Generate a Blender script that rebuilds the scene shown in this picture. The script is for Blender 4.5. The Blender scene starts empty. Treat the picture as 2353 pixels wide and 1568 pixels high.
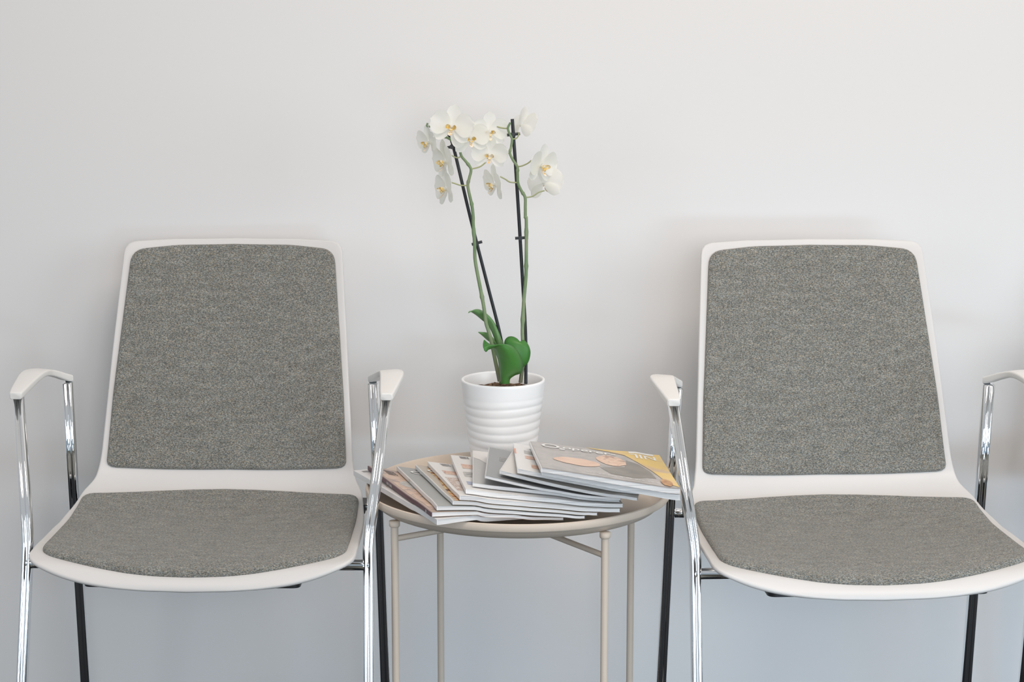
import bpy, bmesh, math, random
from mathutils import Vector, Matrix
from mathutils import noise as mnoise

random.seed(7)
PI = math.pi
sc = bpy.context.scene
C = sc.collection

# ------------------------------------------------------------------ camera
CAM_F, CAM_PITCH, CAM_H, CAM_ROLL = 4587.7, 0.1614, 1.2482, 0.0062
SHX, SHY = 175.02, -64.49
cd = bpy.data.cameras.new('camera')
cam = bpy.data.objects.new('camera', cd)
C.objects.link(cam)
cd.sensor_fit = 'HORIZONTAL'
cd.sensor_width = 36.0
cd.lens = CAM_F / 2353 * 36.0
cd.shift_x = SHX / 2353
cd.shift_y = SHY / 2353
cd.clip_start = 0.05
cd.clip_end = 100
cam.matrix_world = (Matrix.Translation((0, 0, CAM_H)) @ Matrix.Rotation(PI/2 - CAM_PITCH, 4, 'X')
                    @ Matrix.Rotation(-CAM_ROLL, 4, 'Z'))
sc.camera = cam


def ray(px, py):
    a = px - 1176.5 + SHX
    b = -(py - 784 - SHY)
    c, s = math.cos(CAM_ROLL), math.sin(CAM_ROLL)
    a, b = a*c + b*s, -a*s + b*c
    cp, sp = math.cos(CAM_PITCH), math.sin(CAM_PITCH)
    return Vector((a/CAM_F, cp + b/CAM_F*sp, -sp + b/CAM_F*cp))


def at(px, py, y):
    """point of the room at depth y that the photograph shows at (px, py)"""
    d = ray(px, py)
    return Vector((0, 0, CAM_H)) + d*(y/d.y)


# ------------------------------------------------------------------ world, lights, exposure
WALL_Y = 3.26
w = bpy.data.worlds.new('world')
sc.world = w
w.use_nodes = True
nt = w.node_tree
bg = nt.nodes['Background']
tc = nt.nodes.new('ShaderNodeTexCoord')
sep = nt.nodes.new('ShaderNodeSeparateXYZ')
rmp = nt.nodes.new('ShaderNodeValToRGB')
mp = nt.nodes.new('ShaderNodeMapRange')
mp.inputs[1].default_value = -1
mp.inputs[2].default_value = 1
nt.links.new(tc.outputs['Generated'], sep.inputs[0])
nt.links.new(sep.outputs['Z'], mp.inputs[0])
nt.links.new(mp.outputs[0], rmp.inputs[0])
nt.links.new(rmp.outputs[0], bg.inputs[0])
e = rmp.color_ramp.elements
e[0].position = 0.0
e[0].color = (0.30, 0.38, 0.46, 1)
e[1].position = 1.0
e[1].color = (0.95, 0.93, 0.91, 1)
m1 = rmp.color_ramp.elements.new(0.5)
m1.color = (0.48, 0.60, 0.72, 1)
m2 = rmp.color_ramp.elements.new(0.66)
m2.color = (0.80, 0.85, 0.90, 1)
bg.inputs[1].default_value = 0.56


def area(name, loc, target, sx, sy, power, col):
    ld = bpy.data.lights.new(name, 'AREA')
    ld.shape = 'RECTANGLE'
    ld.size, ld.size_y = sx, sy
    ld.energy = power
    ld.color = col
    o = bpy.data.objects.new(name, ld)
    o.location = loc
    o.rotation_euler = (Vector(target) - Vector(loc)).to_track_quat('-Z', 'Y').to_euler()
    C.objects.link(o)
    return o


area('window_daylight', (0.45, -1.6, 1.50), (0.25, 3.2, 0.85), 1.2, 1.0, 39, (0.95, 0.97, 1.0))
area('side_window_daylight', (3.3, 0.6, 1.5), (0.9, 3.2, 0.9), 1.8, 1.6, 35, (0.86, 0.94, 1.0))
area('added_left_light', (-2.8, -0.6, 1.5), (0.0, 3.2, 0.7), 0.8, 1.5, 13, (0.86, 0.94, 1.0))  # added lamp at left front, puts bright strips in the chrome
lg = area('added_low_fill', (2.2, -0.3, 0.30), (1.25, 3.26, 0.06), 3.0, 0.35, 4.2, (0.62, 0.82, 1.0))  # added cool fill near the floor, brightens and blues the lower wall
lg.data.spread = math.radians(38)
area('ceiling_lamp', (0.6, 1.6, 2.7), (0.5, 2.5, 0.6), 1.6, 0.9, 29, (1.0, 0.86, 0.74))
sc.view_settings.view_transform = 'Standard'
sc.view_settings.look = 'None'
sc.view_settings.gamma = 1
sc.view_settings.exposure = 0.0


# ------------------------------------------------------------------ materials
def mat(name, col, rough=0.5, metal=0.0, spec=0.5, **kw):
    m = bpy.data.materials.new(name)
    m.use_nodes = True
    b = m.node_tree.nodes['Principled BSDF']
    b.inputs['Base Color'].default_value = (*col, 1)
    b.inputs['Roughness'].default_value = rough
    b.inputs['Metallic'].default_value = metal
    b.inputs['Specular IOR Level'].default_value = spec
    for k, v in kw.items():
        b.inputs[k.replace('_', ' ')].default_value = v
    return m


def bsdf(m):
    return m.node_tree.nodes['Principled BSDF']


def add_bump(m, scale, strength, dist=0.001, detail=4, stretch=None):
    t = m.node_tree
    tcn = t.nodes.new('ShaderNodeTexCoord')
    n = t.nodes.new('ShaderNodeTexNoise')
    n.inputs['Scale'].default_value = scale
    n.inputs['Detail'].default_value = detail
    b = t.nodes.new('ShaderNodeBump')
    b.inputs['Strength'].default_value = strength
    b.inputs['Distance'].default_value = dist
    if stretch:
        mpn = t.nodes.new('ShaderNodeMapping')
        mpn.inputs['Scale'].default_value = stretch
        t.links.new(tcn.outputs['Object'], mpn.inputs[0])
        t.links.new(mpn.outputs[0], n.inputs['Vector'])
    else:
        t.links.new(tcn.outputs['Object'], n.inputs['Vector'])
    t.links.new(n.outputs['Fac'], b.inputs['Height'])
    t.links.new(b.outputs[0], bsdf(m).inputs['Normal'])
    return n


def noise_color(m, scale, cols, detail=3, stretch=(1, 1, 1), rough=0.5, distortion=0.0):
    """colour ramp over noise in object space: cols = [(pos, (r,g,b)), ...]"""
    t = m.node_tree
    tcn = t.nodes.new('ShaderNodeTexCoord')
    mpn = t.nodes.new('ShaderNodeMapping')
    mpn.inputs['Scale'].default_value = stretch
    n = t.nodes.new('ShaderNodeTexNoise')
    n.inputs['Scale'].default_value = scale
    n.inputs['Detail'].default_value = detail
    n.inputs['Roughness'].default_value = rough
    n.inputs['Distortion'].default_value = distortion
    r = t.nodes.new('ShaderNodeValToRGB')
    t.links.new(tcn.outputs['Object'], mpn.inputs[0])
    t.links.new(mpn.outputs[0], n.inputs['Vector'])
    t.links.new(n.outputs['Fac'], r.inputs[0])
    el = r.color_ramp.elements
    el[0].position, el[0].color = cols[0][0], (*cols[0][1], 1)
    el[1].position, el[1].color = cols[-1][0], (*cols[-1][1], 1)
    for p, c in cols[1:-1]:
        x = el.new(p)
        x.color = (*c, 1)
    t.links.new(r.outputs[0], bsdf(m).inputs['Base Color'])
    return r


M = {}
M['wall'] = mat('wall_paint', (0.80, 0.785, 0.775), 0.75, spec=0.25)
add_bump(M['wall'], 160, 0.05, 0.0006)
M['floor'] = mat('floor_covering', (0.1, 0.09, 0.08), 0.75, spec=0.2)
_r = noise_color(M['floor'], 6, [(0.3, (0.105, 0.098, 0.078)), (0.7, (0.135, 0.125, 0.10))])
_t = M['floor'].node_tree
_tc = _t.nodes.new('ShaderNodeTexCoord')
_sp = _t.nodes.new('ShaderNodeSeparateXYZ')
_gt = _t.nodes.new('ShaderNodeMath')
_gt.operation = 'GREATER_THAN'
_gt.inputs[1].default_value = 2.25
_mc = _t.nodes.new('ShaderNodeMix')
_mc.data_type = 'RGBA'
_mc.inputs[7].default_value = (0.012, 0.014, 0.017, 1)     # unseen near-black strip by the wall, guessed so the rear chrome reflects black
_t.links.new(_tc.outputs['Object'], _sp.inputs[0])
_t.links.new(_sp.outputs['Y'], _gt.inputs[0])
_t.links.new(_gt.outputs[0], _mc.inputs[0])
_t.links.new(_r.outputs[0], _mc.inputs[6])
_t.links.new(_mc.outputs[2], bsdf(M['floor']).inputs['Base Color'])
M['shell'] = mat('white_shell_plastic', (0.675, 0.655, 0.64), 0.38, spec=0.4)
add_bump(M['shell'], 900, 0.06, 0.0003)
M['arm'] = mat('white_arm_plastic', (0.79, 0.775, 0.75), 0.42, spec=0.4)
M['chrome'] = mat('polished_chrome', (0.86, 0.87, 0.88), 0.045, metal=1.0)
M['black'] = mat('black_plastic', (0.012, 0.012, 0.013), 0.4)
M['tray'] = mat('beige_powder_coat', (0.66, 0.565, 0.475), 0.5, spec=0.35)
add_bump(M['tray'], 500, 0.12, 0.0004)


def make_fabric():
    m = mat('melange_upholstery', (0.2, 0.2, 0.19), 0.95, spec=0.1)
    t = m.node_tree
    b = bsdf(m)
    tcn = t.nodes.new('ShaderNodeTexCoord')

    def nz(scale, stretch, detail=2, rough=0.5):
        mpn = t.nodes.new('ShaderNodeMapping')
        mpn.inputs['Scale'].default_value = stretch
        n = t.nodes.new('ShaderNodeTexNoise')
        n.inputs['Scale'].default_value = scale
        n.inputs['Detail'].default_value = detail
        n.inputs['Roughness'].default_value = rough
        t.links.new(tcn.outputs['Object'], mpn.inputs[0])
        t.links.new(mpn.outputs[0], n.inputs['Vector'])
        return n
    fine = nz(900, (0.5, 1, 1), 3, 0.7)
    hue = nz(520, (0.5, 1.2, 1.2), 2)
    streak = nz(85, (0.35, 1.3, 1.3), 3, 0.6)
    rf = t.nodes.new('ShaderNodeValToRGB')
    el = rf.color_ramp.elements
    el[0].position, el[0].color = 0.34, (0.066, 0.069, 0.067, 1)
    el[1].position, el[1].color = 0.68, (0.465, 0.45, 0.41, 1)
    x = el.new(0.5)
    x.color = (0.205, 0.204, 0.190, 1)
    rh = t.nodes.new('ShaderNodeValToRGB')
    el = rh.color_ramp.elements
    el[0].position, el[0].color = 0.36, (0.88, 0.97, 1.03, 1)
    el[1].position, el[1].color = 0.66, (1.12, 1.0, 0.86, 1)
    rs = t.nodes.new('ShaderNodeMapRange')
    rs.inputs[1].default_value = 0.3
    rs.inputs[2].default_value = 0.7
    rs.inputs[3].default_value = 0.86
    rs.inputs[4].default_value = 1.14
    t.links.new(fine.outputs['Fac'], rf.inputs[0])
    t.links.new(hue.outputs['Fac'], rh.inputs[0])
    t.links.new(streak.outputs['Fac'], rs.inputs[0])
    mx = t.nodes.new('ShaderNodeMix')
    mx.data_type = 'RGBA'
    mx.blend_type = 'MULTIPLY'
    mx.inputs[0].default_value = 1
    t.links.new(rf.outputs[0], mx.inputs[6])
    t.links.new(rh.outputs[0], mx.inputs[7])
    mv = t.nodes.new('ShaderNodeVectorMath')
    mv.operation = 'SCALE'
    t.links.new(mx.outputs[2], mv.inputs[0])
    t.links.new(rs.outputs[0], mv.inputs['Scale'])
    t.links.new(mv.outputs[0], b.inputs['Base Color'])
    bp = t.nodes.new('ShaderNodeBump')
    bp.inputs['Strength'].default_value = 0.75
    bp.inputs['Distance'].default_value = 0.0012
    t.links.new(fine.outputs['Fac'], bp.inputs['Height'])
    t.links.new(bp.outputs[0], b.inputs['Normal'])
    b.inputs['Sheen Weight'].default_value = 0.25
    b.inputs['Sheen Roughness'].default_value = 0.5
    return m


M['fabric'] = make_fabric()
M['pot'] = mat('glazed_white_ceramic', (0.93, 0.93, 0.93), 0.28, spec=0.5)
M['bark'] = mat('orchid_bark', (0.12, 0.07, 0.04), 0.9)
noise_color(M['bark'], 120, [(0.3, (0.03, 0.018, 0.01)), (0.55, (0.16, 0.09, 0.05)), (0.75, (0.42, 0.32, 0.2))])
M['leaf'] = mat('orchid_leaf_green', (0.05, 0.2, 0.035), 0.42, spec=0.45)
noise_color(M['leaf'], 22, [(0.3, (0.035, 0.165, 0.022)), (0.7, (0.06, 0.22, 0.035))], stretch=(1, 1, 0.4))
bsdf(M['leaf']).inputs['Subsurface Weight'].default_value = 0.08
bsdf(M['leaf']).inputs['Subsurface Radius'].default_value = (0.004, 0.008, 0.002)
M['leaf_pale'] = mat('orchid_leaf_pale_green', (0.12, 0.25, 0.09), 0.45)
noise_color(M['leaf_pale'], 25, [(0.3, (0.10, 0.23, 0.075)), (0.7, (0.15, 0.29, 0.11))])
M['stem'] = mat('orchid_stem_green', (0.17, 0.27, 0.11), 0.5)
noise_color(M['stem'], 60, [(0.35, (0.15, 0.24, 0.11)), (0.6, (0.23, 0.30, 0.16)), (0.8, (0.26, 0.25, 0.16))], stretch=(1, 1, 0.5))
_r = [n for n in M['stem'].node_tree.nodes if n.type == 'VALTORGB'][0]
_t = M['stem'].node_tree
_tc = _t.nodes.new('ShaderNodeTexCoord')
_sp = _t.nodes.new('ShaderNodeSeparateXYZ')
_mr = _t.nodes.new('ShaderNodeMapRange')
_mr.inputs[1].default_value = 0.155
_mr.inputs[2].default_value = 0.225
_mc = _t.nodes.new('ShaderNodeMix')
_mc.data_type = 'RGBA'
_mc.inputs[6].default_value = (0.13, 0.125, 0.075, 1)
_t.links.new(_tc.outputs['Object'], _sp.inputs[0])
_t.links.new(_sp.outputs['Z'], _mr.inputs[0])
_t.links.new(_mr.outputs[0], _mc.inputs[0])
_t.links.new(_r.outputs[0], _mc.inputs[7])
_t.links.new(_mc.outputs[2], bsdf(M['stem']).inputs['Base Color'])
M['stake'] = mat('dark_plastic_stake', (0.018, 0.02, 0.023), 0.42)
M['petal'] = mat('white_petal', (0.93, 0.92, 0.88), 0.55, spec=0.2)
noise_color(M['petal'], 40, [(0.3, (0.90, 0.90, 0.83)), (0.6, (0.94, 0.93, 0.90))])
# thin petals let some light through
_t = M['petal'].node_tree
_tr = _t.nodes.new('ShaderNodeBsdfTranslucent')
_tr.inputs[0].default_value = (0.96, 0.95, 0.88, 1)
_mx = _t.nodes.new('ShaderNodeMixShader')
_mx.inputs[0].default_value = 0.42
_out = [n for n in _t.nodes if n.type == 'OUTPUT_MATERIAL'][0]
_t.links.new(bsdf(M['petal']).outputs[0], _mx.inputs[1])
_t.links.new(_tr.outputs[0], _mx.inputs[2])
_t.links.new(_mx.outputs[0], _out.inputs[0])
M['lip_yellow'] = mat('yellow_lip', (0.80, 0.50, 0.10), 0.5)
noise_color(M['lip_yellow'], 260, [(0.36, (0.80, 0.48, 0.06)), (0.50, (0.86, 0.66, 0.30)), (0.60, (0.90, 0.84, 0.74))])
M['lip_pale'] = mat('pale_pink_lip', (0.86, 0.74, 0.68), 0.5)
noise_color(M['lip_pale'], 380, [(0.40, (0.90, 0.85, 0.80)), (0.56, (0.86, 0.70, 0.45)), (0.66, (0.80, 0.50, 0.20))])
M['stub'] = mat('dry_bud', (0.10, 0.07, 0.05), 0.7)


# ------------------------------------------------------------------ helpers
def mesh_obj(name, verts, faces, m, parent=None, smooth=True, mats=None, fmat=None, sharp=None):
    me = bpy.data.meshes.new(name)
    me.from_pydata([tuple(v) for v in verts], [], faces)
    me.update()
    for mm in (mats or [m]):
        me.materials.append(mm)
    if fmat:
        for p, k in zip(me.polygons, fmat):
            p.material_index = k
    for p in me.polygons:
        p.use_smooth = smooth
    if smooth and sharp:
        me.set_sharp_from_angle(angle=math.radians(sharp))
    o = bpy.data.objects.new(name, me)
    C.objects.link(o)
    if parent:
        o.parent = parent
    return o


def empty(name, loc, rz=0.0):
    o = bpy.data.objects.new(name, None)
    o.empty_display_size = 0.05
    o.location = loc
    o.rotation_euler = (0, 0, rz)
    C.objects.link(o)
    return o


def tag(o, label, cat, group=None, kind=None):
    o['label'] = label
    o['category'] = cat
    if group:
        o['group'] = group
    if kind:
        o['kind'] = kind
    return o


def catmull(pts, n):
    """smooth open curve through tuples of any length; n samples per span"""
    P = [tuple(p) for p in pts]
    out = []
    for i in range(len(P)-1):
        p1, p2 = P[i], P[i+1]
        p0 = P[i-1] if i else tuple(2*a-b for a, b in zip(p1, p2))
        p3 = P[i+2] if i+2 < len(P) else tuple(2*b-a for a, b in zip(p1, p2))
        for k in range(n):
            t = k/n
            out.append(tuple(0.5*((2*b)+(-a+c)*t+(2*a-5*b+4*c-d)*t*t+(-a+3*b-3*c+d)*t**3)
                             for a, b, c, d in zip(p0, p1, p2, p3)))
    out.append(P[-1])
    return out


def sweep(path, section, up=Vector((0, 1, 0)), scales=None, cap=True, verts=None, faces=None):
    """sweep a closed 2-D section (list of (x,y)) along path; section x is along the side
    direction, y along the 'up' reference made square to the path"""
    verts = [] if verts is None else verts
    faces = [] if faces is None else faces
    n = len(path)
    k = len(section)
    base = len(verts)
    for i, p in enumerate(path):
        p = Vector(p)
        a = Vector(path[max(i-1, 0)])
        b = Vector(path[min(i+1, n-1)])
        t = (b-a).normalized()
        u = (up - t*up.dot(t)).normalized()
        s = t.cross(u)
        f = scales[i] if scales else 1.0
        for (x, y) in section:
            verts.append(p + s*(x*f) + u*(y*f))
    for i in range(n-1):
        for j in range(k):
            j2 = (j+1) % k
            faces.append((base+i*k+j, base+i*k+j2, base+(i+1)*k+j2, base+(i+1)*k+j))
    if cap:
        faces.append(tuple(base+j for j in reversed(range(k))))
        faces.append(tuple(base+(n-1)*k+j for j in range(k)))
    return verts, faces


def circle(r, n=12, ry=None):
    ry = ry or r
    return [(r*math.cos(2*PI*i/n), ry*math.sin(2*PI*i/n)) for i in range(n)]


def lathe(profile, n=96, wob=None):
    verts, faces = [], []
    for (r, z) in profile:
        for i in range(n):
            a = 2*PI*i/n
            rr, zz = (r, z) if wob is None else wob(r, z, a)
            verts.append((rr*math.cos(a), rr*math.sin(a), zz))
    for k in range(len(profile)-1):
        for i in range(n):
            j = (i+1) % n
            faces.append((k*n+i, k*n+j, (k+1)*n+j, (k+1)*n+i))
    return verts, faces


# ------------------------------------------------------------------ the room
def box(x0, x1, y0, y1, z0, z1):
    v = [(x, y, z) for x in (x0, x1) for y in (y0, y1) for z in (z0, z1)]
    f = [(0, 1, 3, 2), (4, 6, 7, 5), (0, 4, 5, 1), (2, 3, 7, 6), (0, 2, 6, 4), (1, 5, 7, 3)]
    return v, f


o = mesh_obj('floor', *box(-4.5, 4.5, -3.5, WALL_Y, -0.08, 0.0), M['floor'], smooth=False)
o['kind'] = 'structure'
o = mesh_obj('wall_back', *box(-4.5, 4.5, WALL_Y, WALL_Y+0.12, -0.08, 2.9), M['wall'], smooth=False)
o['kind'] = 'structure'


# ------------------------------------------------------------------ chairs
PROFILE = [(-0.2335, 0.4285), (-0.2335, 0.4345), (-0.2270, 0.4425), (-0.2050, 0.4515), (-0.16, 0.4545), (-0.10, 0.4530),
           (0.0, 0.4520), (0.06, 0.4560), (0.105, 0.4660), (0.138, 0.4790), (0.160, 0.4975), (0.174, 0.5230),
           (0.186, 0.5560), (0.215, 0.6400), (0.249, 0.7300), (0.276, 0.8000), (0.2935, 0.8460), (0.2965, 0.8540)]
_dense = catmull(PROFILE, 24)
_arc = [0.0]
for _i in range(1, len(_dense)):
    _arc.append(_arc[-1] + math.dist(_dense[_i], _dense[_i-1]))
ARC = _arc[-1]
_step = ARC/600
PTAB = []
_j = 0
for _i in range(601):
    s = _i*_step
    while _j < len(_arc)-2 and _arc[_j+1] < s:
        _j += 1
    t = (s-_arc[_j])/max(1e-9, _arc[_j+1]-_arc[_j])
    PTAB.append((_dense[_j][0]+(_dense[_j+1][0]-_dense[_j][0])*t, _dense[_j][1]+(_dense[_j+1][1]-_dense[_j][1])*t))


def prof(b):
    q = min(max(b/_step, 0.0), 599.999)
    i = int(q)
    t = q-i
    a, c = PTAB[i], PTAB[i+1]
    i0, i1 = max(i-3, 0), min(i+4, 600)
    tx, tz = PTAB[i1][0]-PTAB[i0][0], PTAB[i1][1]-PTAB[i0][1]
    L = math.hypot(tx, tz)
    over = b/_step-q
    p = (a[0]+(c[0]-a[0])*t + tx/L*over*_step, a[1]+(c[1]-a[1])*t + tz/L*over*_step)
    return p, (-tz/L, tx/L)     # point, normal (up / towards the sitter)


def arc_of(y=None, z=None):
    """arc length at which the centre profile passes the given y (seat) or z (back)"""
    best = None
    for i, (py, pz) in enumerate(PTAB):
        if z is not None and py < 0.15:
            continue
        if y is not None and pz > 0.5:
            continue
        d = abs(pz-z) if z is not None else abs(py-y)
        if best is None or d < best[0]:
            best = (d, i)
    return best[1]*_step


def F(a, b, off=0.0):
    (y, z), (ny, nz) = prof(b)
    t = b/ARC
    k = 0.0135 + 0.0095*min(1, max(0, (t-0.30)/0.25))
    if b < 0.035:
        k *= max(0.0, b/0.035)
    h = k*(a/0.2)**2 + off
    return Vector((a, y+ny*h, z+nz*h))


def round_poly(pts, radii, seg=8):
    """rounded polygon from corner points (a,b) with a radius at each corner"""
    out = []
    n = len(pts)
    for i in range(n):
        p = Vector(pts[i])
        q0 = Vector(pts[i-1])
        q1 = Vector(pts[(i+1) % n])
        r = radii[i]
        if r <= 0:
            out.append(p)
            continue
        d0 = (q0-p).normalized()
        d1 = (q1-p).normalized()
        ang = d0.angle(d1)
        L = min(r/math.tan(ang/2), 0.49*(q0-p).length, 0.49*(q1-p).length)
        A, B = p+d0*L, p+d1*L
        for k in range(seg+1):
            t = k/seg
            out.append(A*(1-t)**2 + p*2*t*(1-t) + B*t*t)
    return out


def resample(poly, n):
    P = [Vector(p) for p in poly]
    P.append(P[0])
    L = [0.0]
    for i in range(1, len(P)):
        L.append(L[-1]+(P[i]-P[i-1]).length)
    out = []
    j = 0
    for i in range(n):
        s = L[-1]*i/n
        while L[j+1] < s:
            j += 1
        t = (s-L[j])/max(1e-9, L[j+1]-L[j])
        out.append(P[j].lerp(P[j+1], t))
    return out


def mirror(right):
    """right-hand chain of (a,b) with a>=0, front to back -> closed outline"""
    return [tuple(p) for p in right] + [(-a, b) for a, b in reversed(right) if a > 1e-6]


b_front = 0.0
b_cornerF = 0.052
b_seat_rear = arc_of(y=0.098)
b_pad_bot = arc_of(z=0.5035)
b_top = ARC
# shell half-widths along the arc
right = [(0.0, 0.0), (0.06, 0.0018), (0.10, 0.0055), (0.14, 0.0122), (0.18, 0.0225), (0.2290, 0.0400), (0.2295, 0.10), (0.2285, 0.20), (0.2255, 0.27),
         (0.2160, b_seat_rear+0.010), (0.2030, b_seat_rear+0.052), (0.1970, b_seat_rear+0.10),
         (0.1850, b_top-0.17), (0.1735, b_top-0.008), (0.10, b_top-0.001), (0.0, b_top+0.0015)]
rr = [0, 0.3, 0.3, 0.3, 0.3, 0.032, 0.1, 0.3, 0.3, 0.12, 0.1, 0.2, 0.5, 0.022, 0.3, 0]
SHELL = resample(round_poly(mirror(right), rr+list(reversed(rr[1:-1])), 10), 260)
b_sp_f = 0.0255
right = [(0.0, b_sp_f), (0.05, b_sp_f+0.0016), (0.09, b_sp_f+0.0058), (0.13, b_sp_f+0.0130), (0.165, b_sp_f+0.0220), (0.2150, b_sp_f+0.038), (0.2150, 0.14), (0.2140, b_seat_rear-0.07),
         (0.2120, b_seat_rear-0.004), (0.15, b_seat_rear+0.0165), (0.10, b_seat_rear+0.0310), (0.05, b_seat_rear+0.0400), (0.0, b_seat_rear+0.0430)]
rr = [0, 0.3, 0.3, 0.3, 0.3, 0.035, 0.3, 0.3, 0.026, 0.3, 0.3, 0.3, 0]
SPAD = resample(round_poly(mirror(right), rr+list(reversed(rr[1:-1])), 10), 200)
right = [(0.0, b_pad_bot+0.0035), (0.08, b_pad_bot+0.002), (0.1880, b_pad_bot+0.0), (0.1815, b_pad_bot+0.12), (0.1620, b_top-0.0215),
         (0.09, b_top-0.0115), (0.0, b_top-0.0090)]
rr = [0, 0, 0.014, 0.5, 0.028, 0.3, 0]
BPAD = resample(round_poly(mirror(right), rr+list(reversed(rr[1:-1])), 10), 200)


def ringed(outline, center, rings, hfun):
    """dome-like sheet over an outline in (a,b); hfun(r) = offset from the shell surface"""
    verts, faces = [], []
    n = len(outline)
    c = Vector(center)
    for r in rings:
        for p in outline:
            q = c + (p-c)*r
            verts.append(F(q.x, q.y, hfun(r)))
    for k in range(len(rings)-1):
        for i in range(n):
            j = (i+1) % n
            faces.append((k*n+i, (k+1)*n+i, (k+1)*n+j, k*n+j))
    verts.append(F(c.x, c.y, hfun(0)))
    last = len(verts)-1
    for i in range(n):
        faces.append((last, i, (i+1) % n))
    return verts, faces


def inset_rings(outline, center, ds):
    """absolute insets (metres) from the outline -> per-vertex scale rings"""
    c = Vector(center)
    return [[c + (p-c)*max(0.0, 1-d/(p-c).length) for p in outline] for d in ds]


def pad_mesh(outline, center, thick, edge):
    n = len(outline)
    c = Vector(center)
    layers = []
    # rim from the shell up over a rounded edge, then inward
    layers.append((inset_rings(outline, center, [0.0005])[0], -0.0006))
    for k in range(7):
        t = k/6*PI/2
        layers.append((inset_rings(outline, center, [edge*(1-math.sin(t))*0 + edge*(1-math.cos(t))])[0], thick*math.sin(t)*0.86))
    rim = inset_rings(outline, center, [edge*1.0])[0]
    for k in range(1, 41):
        r = 1-k/41
        d = min(1.0, k/7)
        ring = [c+(p-c)*r for p in rim]
        layers.append((ring, thick*(0.86+0.14*math.sin(d*PI/2))))
    verts, faces = [], []
    for ring, h in layers:
        for p in ring:
            verts.append(F(p.x, p.y, h))
    for k in range(len(layers)-1):
        for i in range(n):
            j = (i+1) % n
            faces.append((k*n+i, k*n+j, (k+1)*n+j, (k+1)*n+i))
    verts.append(F(c.x, c.y, thick))
    m = (len(layers)-1)*n
    for i in range(n):
        faces.append((m+i, m+(i+1) % n, len(verts)-1))
    return verts, faces


def shell_mesh(outline, center, thick=0.0075):
    n = len(outline)
    c = Vector(center)
    layers = []
    NR = 52
    for k in range(NR, 0, -1):          # underside, centre outwards
        layers.append(([c+(p-c)*(1-k/(NR+1)) for p in inset_rings(outline, center, [0.003])[0]], -thick))
    for k in range(9):                  # rounded rim
        t = -PI/2 + k/8*PI
        layers.append((inset_rings(outline, center, [0.0035*(1-math.cos(t))])[0], -thick/2+thick/2*math.sin(t)))
    for k in range(1, NR+1):
        layers.append(([c+(p-c)*(1-k/(NR+1)) for p in inset_rings(outline, center, [0.0035])[0]], 0.0))
    verts, faces = [], []
    for ring, h in layers:
        for p in ring:
            verts.append(F(p.x, p.y, h))
    for k in range(len(layers)-1):
        for i in range(n):
            j = (i+1) % n
            faces.append((k*n+i, k*n+j, (k+1)*n+j, (k+1)*n+i))
    verts.append(F(c.x, c.y, -thick))
    a = len(verts)-1
    verts.append(F(c.x, c.y, 0.0))
    m = (len(layers)-1)*n
    for i in range(n):
        j = (i+1) % n
        faces.append((j, i, a))
        faces.append((m+i, m+j, a+1))
    return verts, faces


def leg_section():
    """two round lobes side by side with a shallow groove front and back"""
    out = []
    n = 72
    for i in range(n):
        a = 2*PI*i/n
        x = 0.0082*math.cos(a)
        lobe = 0.0044
        cx = 0.0038
        d = abs(x)-cx
        y = math.sqrt(max(0.0, 1-(d/lobe)**2))
        y = 0.0028 + 0.0056*y if abs(x) < cx+lobe*0.999 else 0.0050
        if abs(x) > cx:
            y = 0.0084*math.sqrt(max(0.0, 1-(d/lobe)**2))**0.8
        out.append((x, math.copysign(y, math.sin(a)) if abs(math.sin(a)) > 1e-9 else 0.0))
    # soften the groove
    for _ in range(2):
        out = [((out[k-1][0]+2*out[k][0]+out[(k+1) % n][0])/4, (out[k-1][1]+2*out[k][1]+out[(k+1) % n][1])/4) for k in range(n)]
    return out


SEC = leg_section()


def bez(p0, p1, p2, n=8):
    p0, p1, p2 = Vector(p0), Vector(p1), Vector(p2)
    return [p0*(1-t)**2+p1*2*t*(1-t)+p2*t*t for t in [k/n for k in range(n+1)]]


def bend_path(pts, r):
    """polyline with rounded corners"""
    P = [Vector(p) for p in pts]
    out = [P[0]]
    for i in range(1, len(P)-1):
        d0 = (P[i-1]-P[i]).normalized()
        d1 = (P[i+1]-P[i]).normalized()
        out += bez(P[i]+d0*r, P[i], P[i]+d1*r, 8)
    out.append(P[-1])
    return out


def rrect(w, h, r, seg=3):
    out = []
    for (cx, cy, a0) in ((w/2-r, h/2-r, 0), (-w/2+r, h/2-r, 90), (-w/2+r, -h/2+r, 180), (w/2-r, -h/2+r, 270)):
        for k in range(seg+1):
            a = math.radians(a0+90*k/seg)
            out.append((cx+r*math.cos(a), cy+r*math.sin(a)))
    return out


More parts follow.
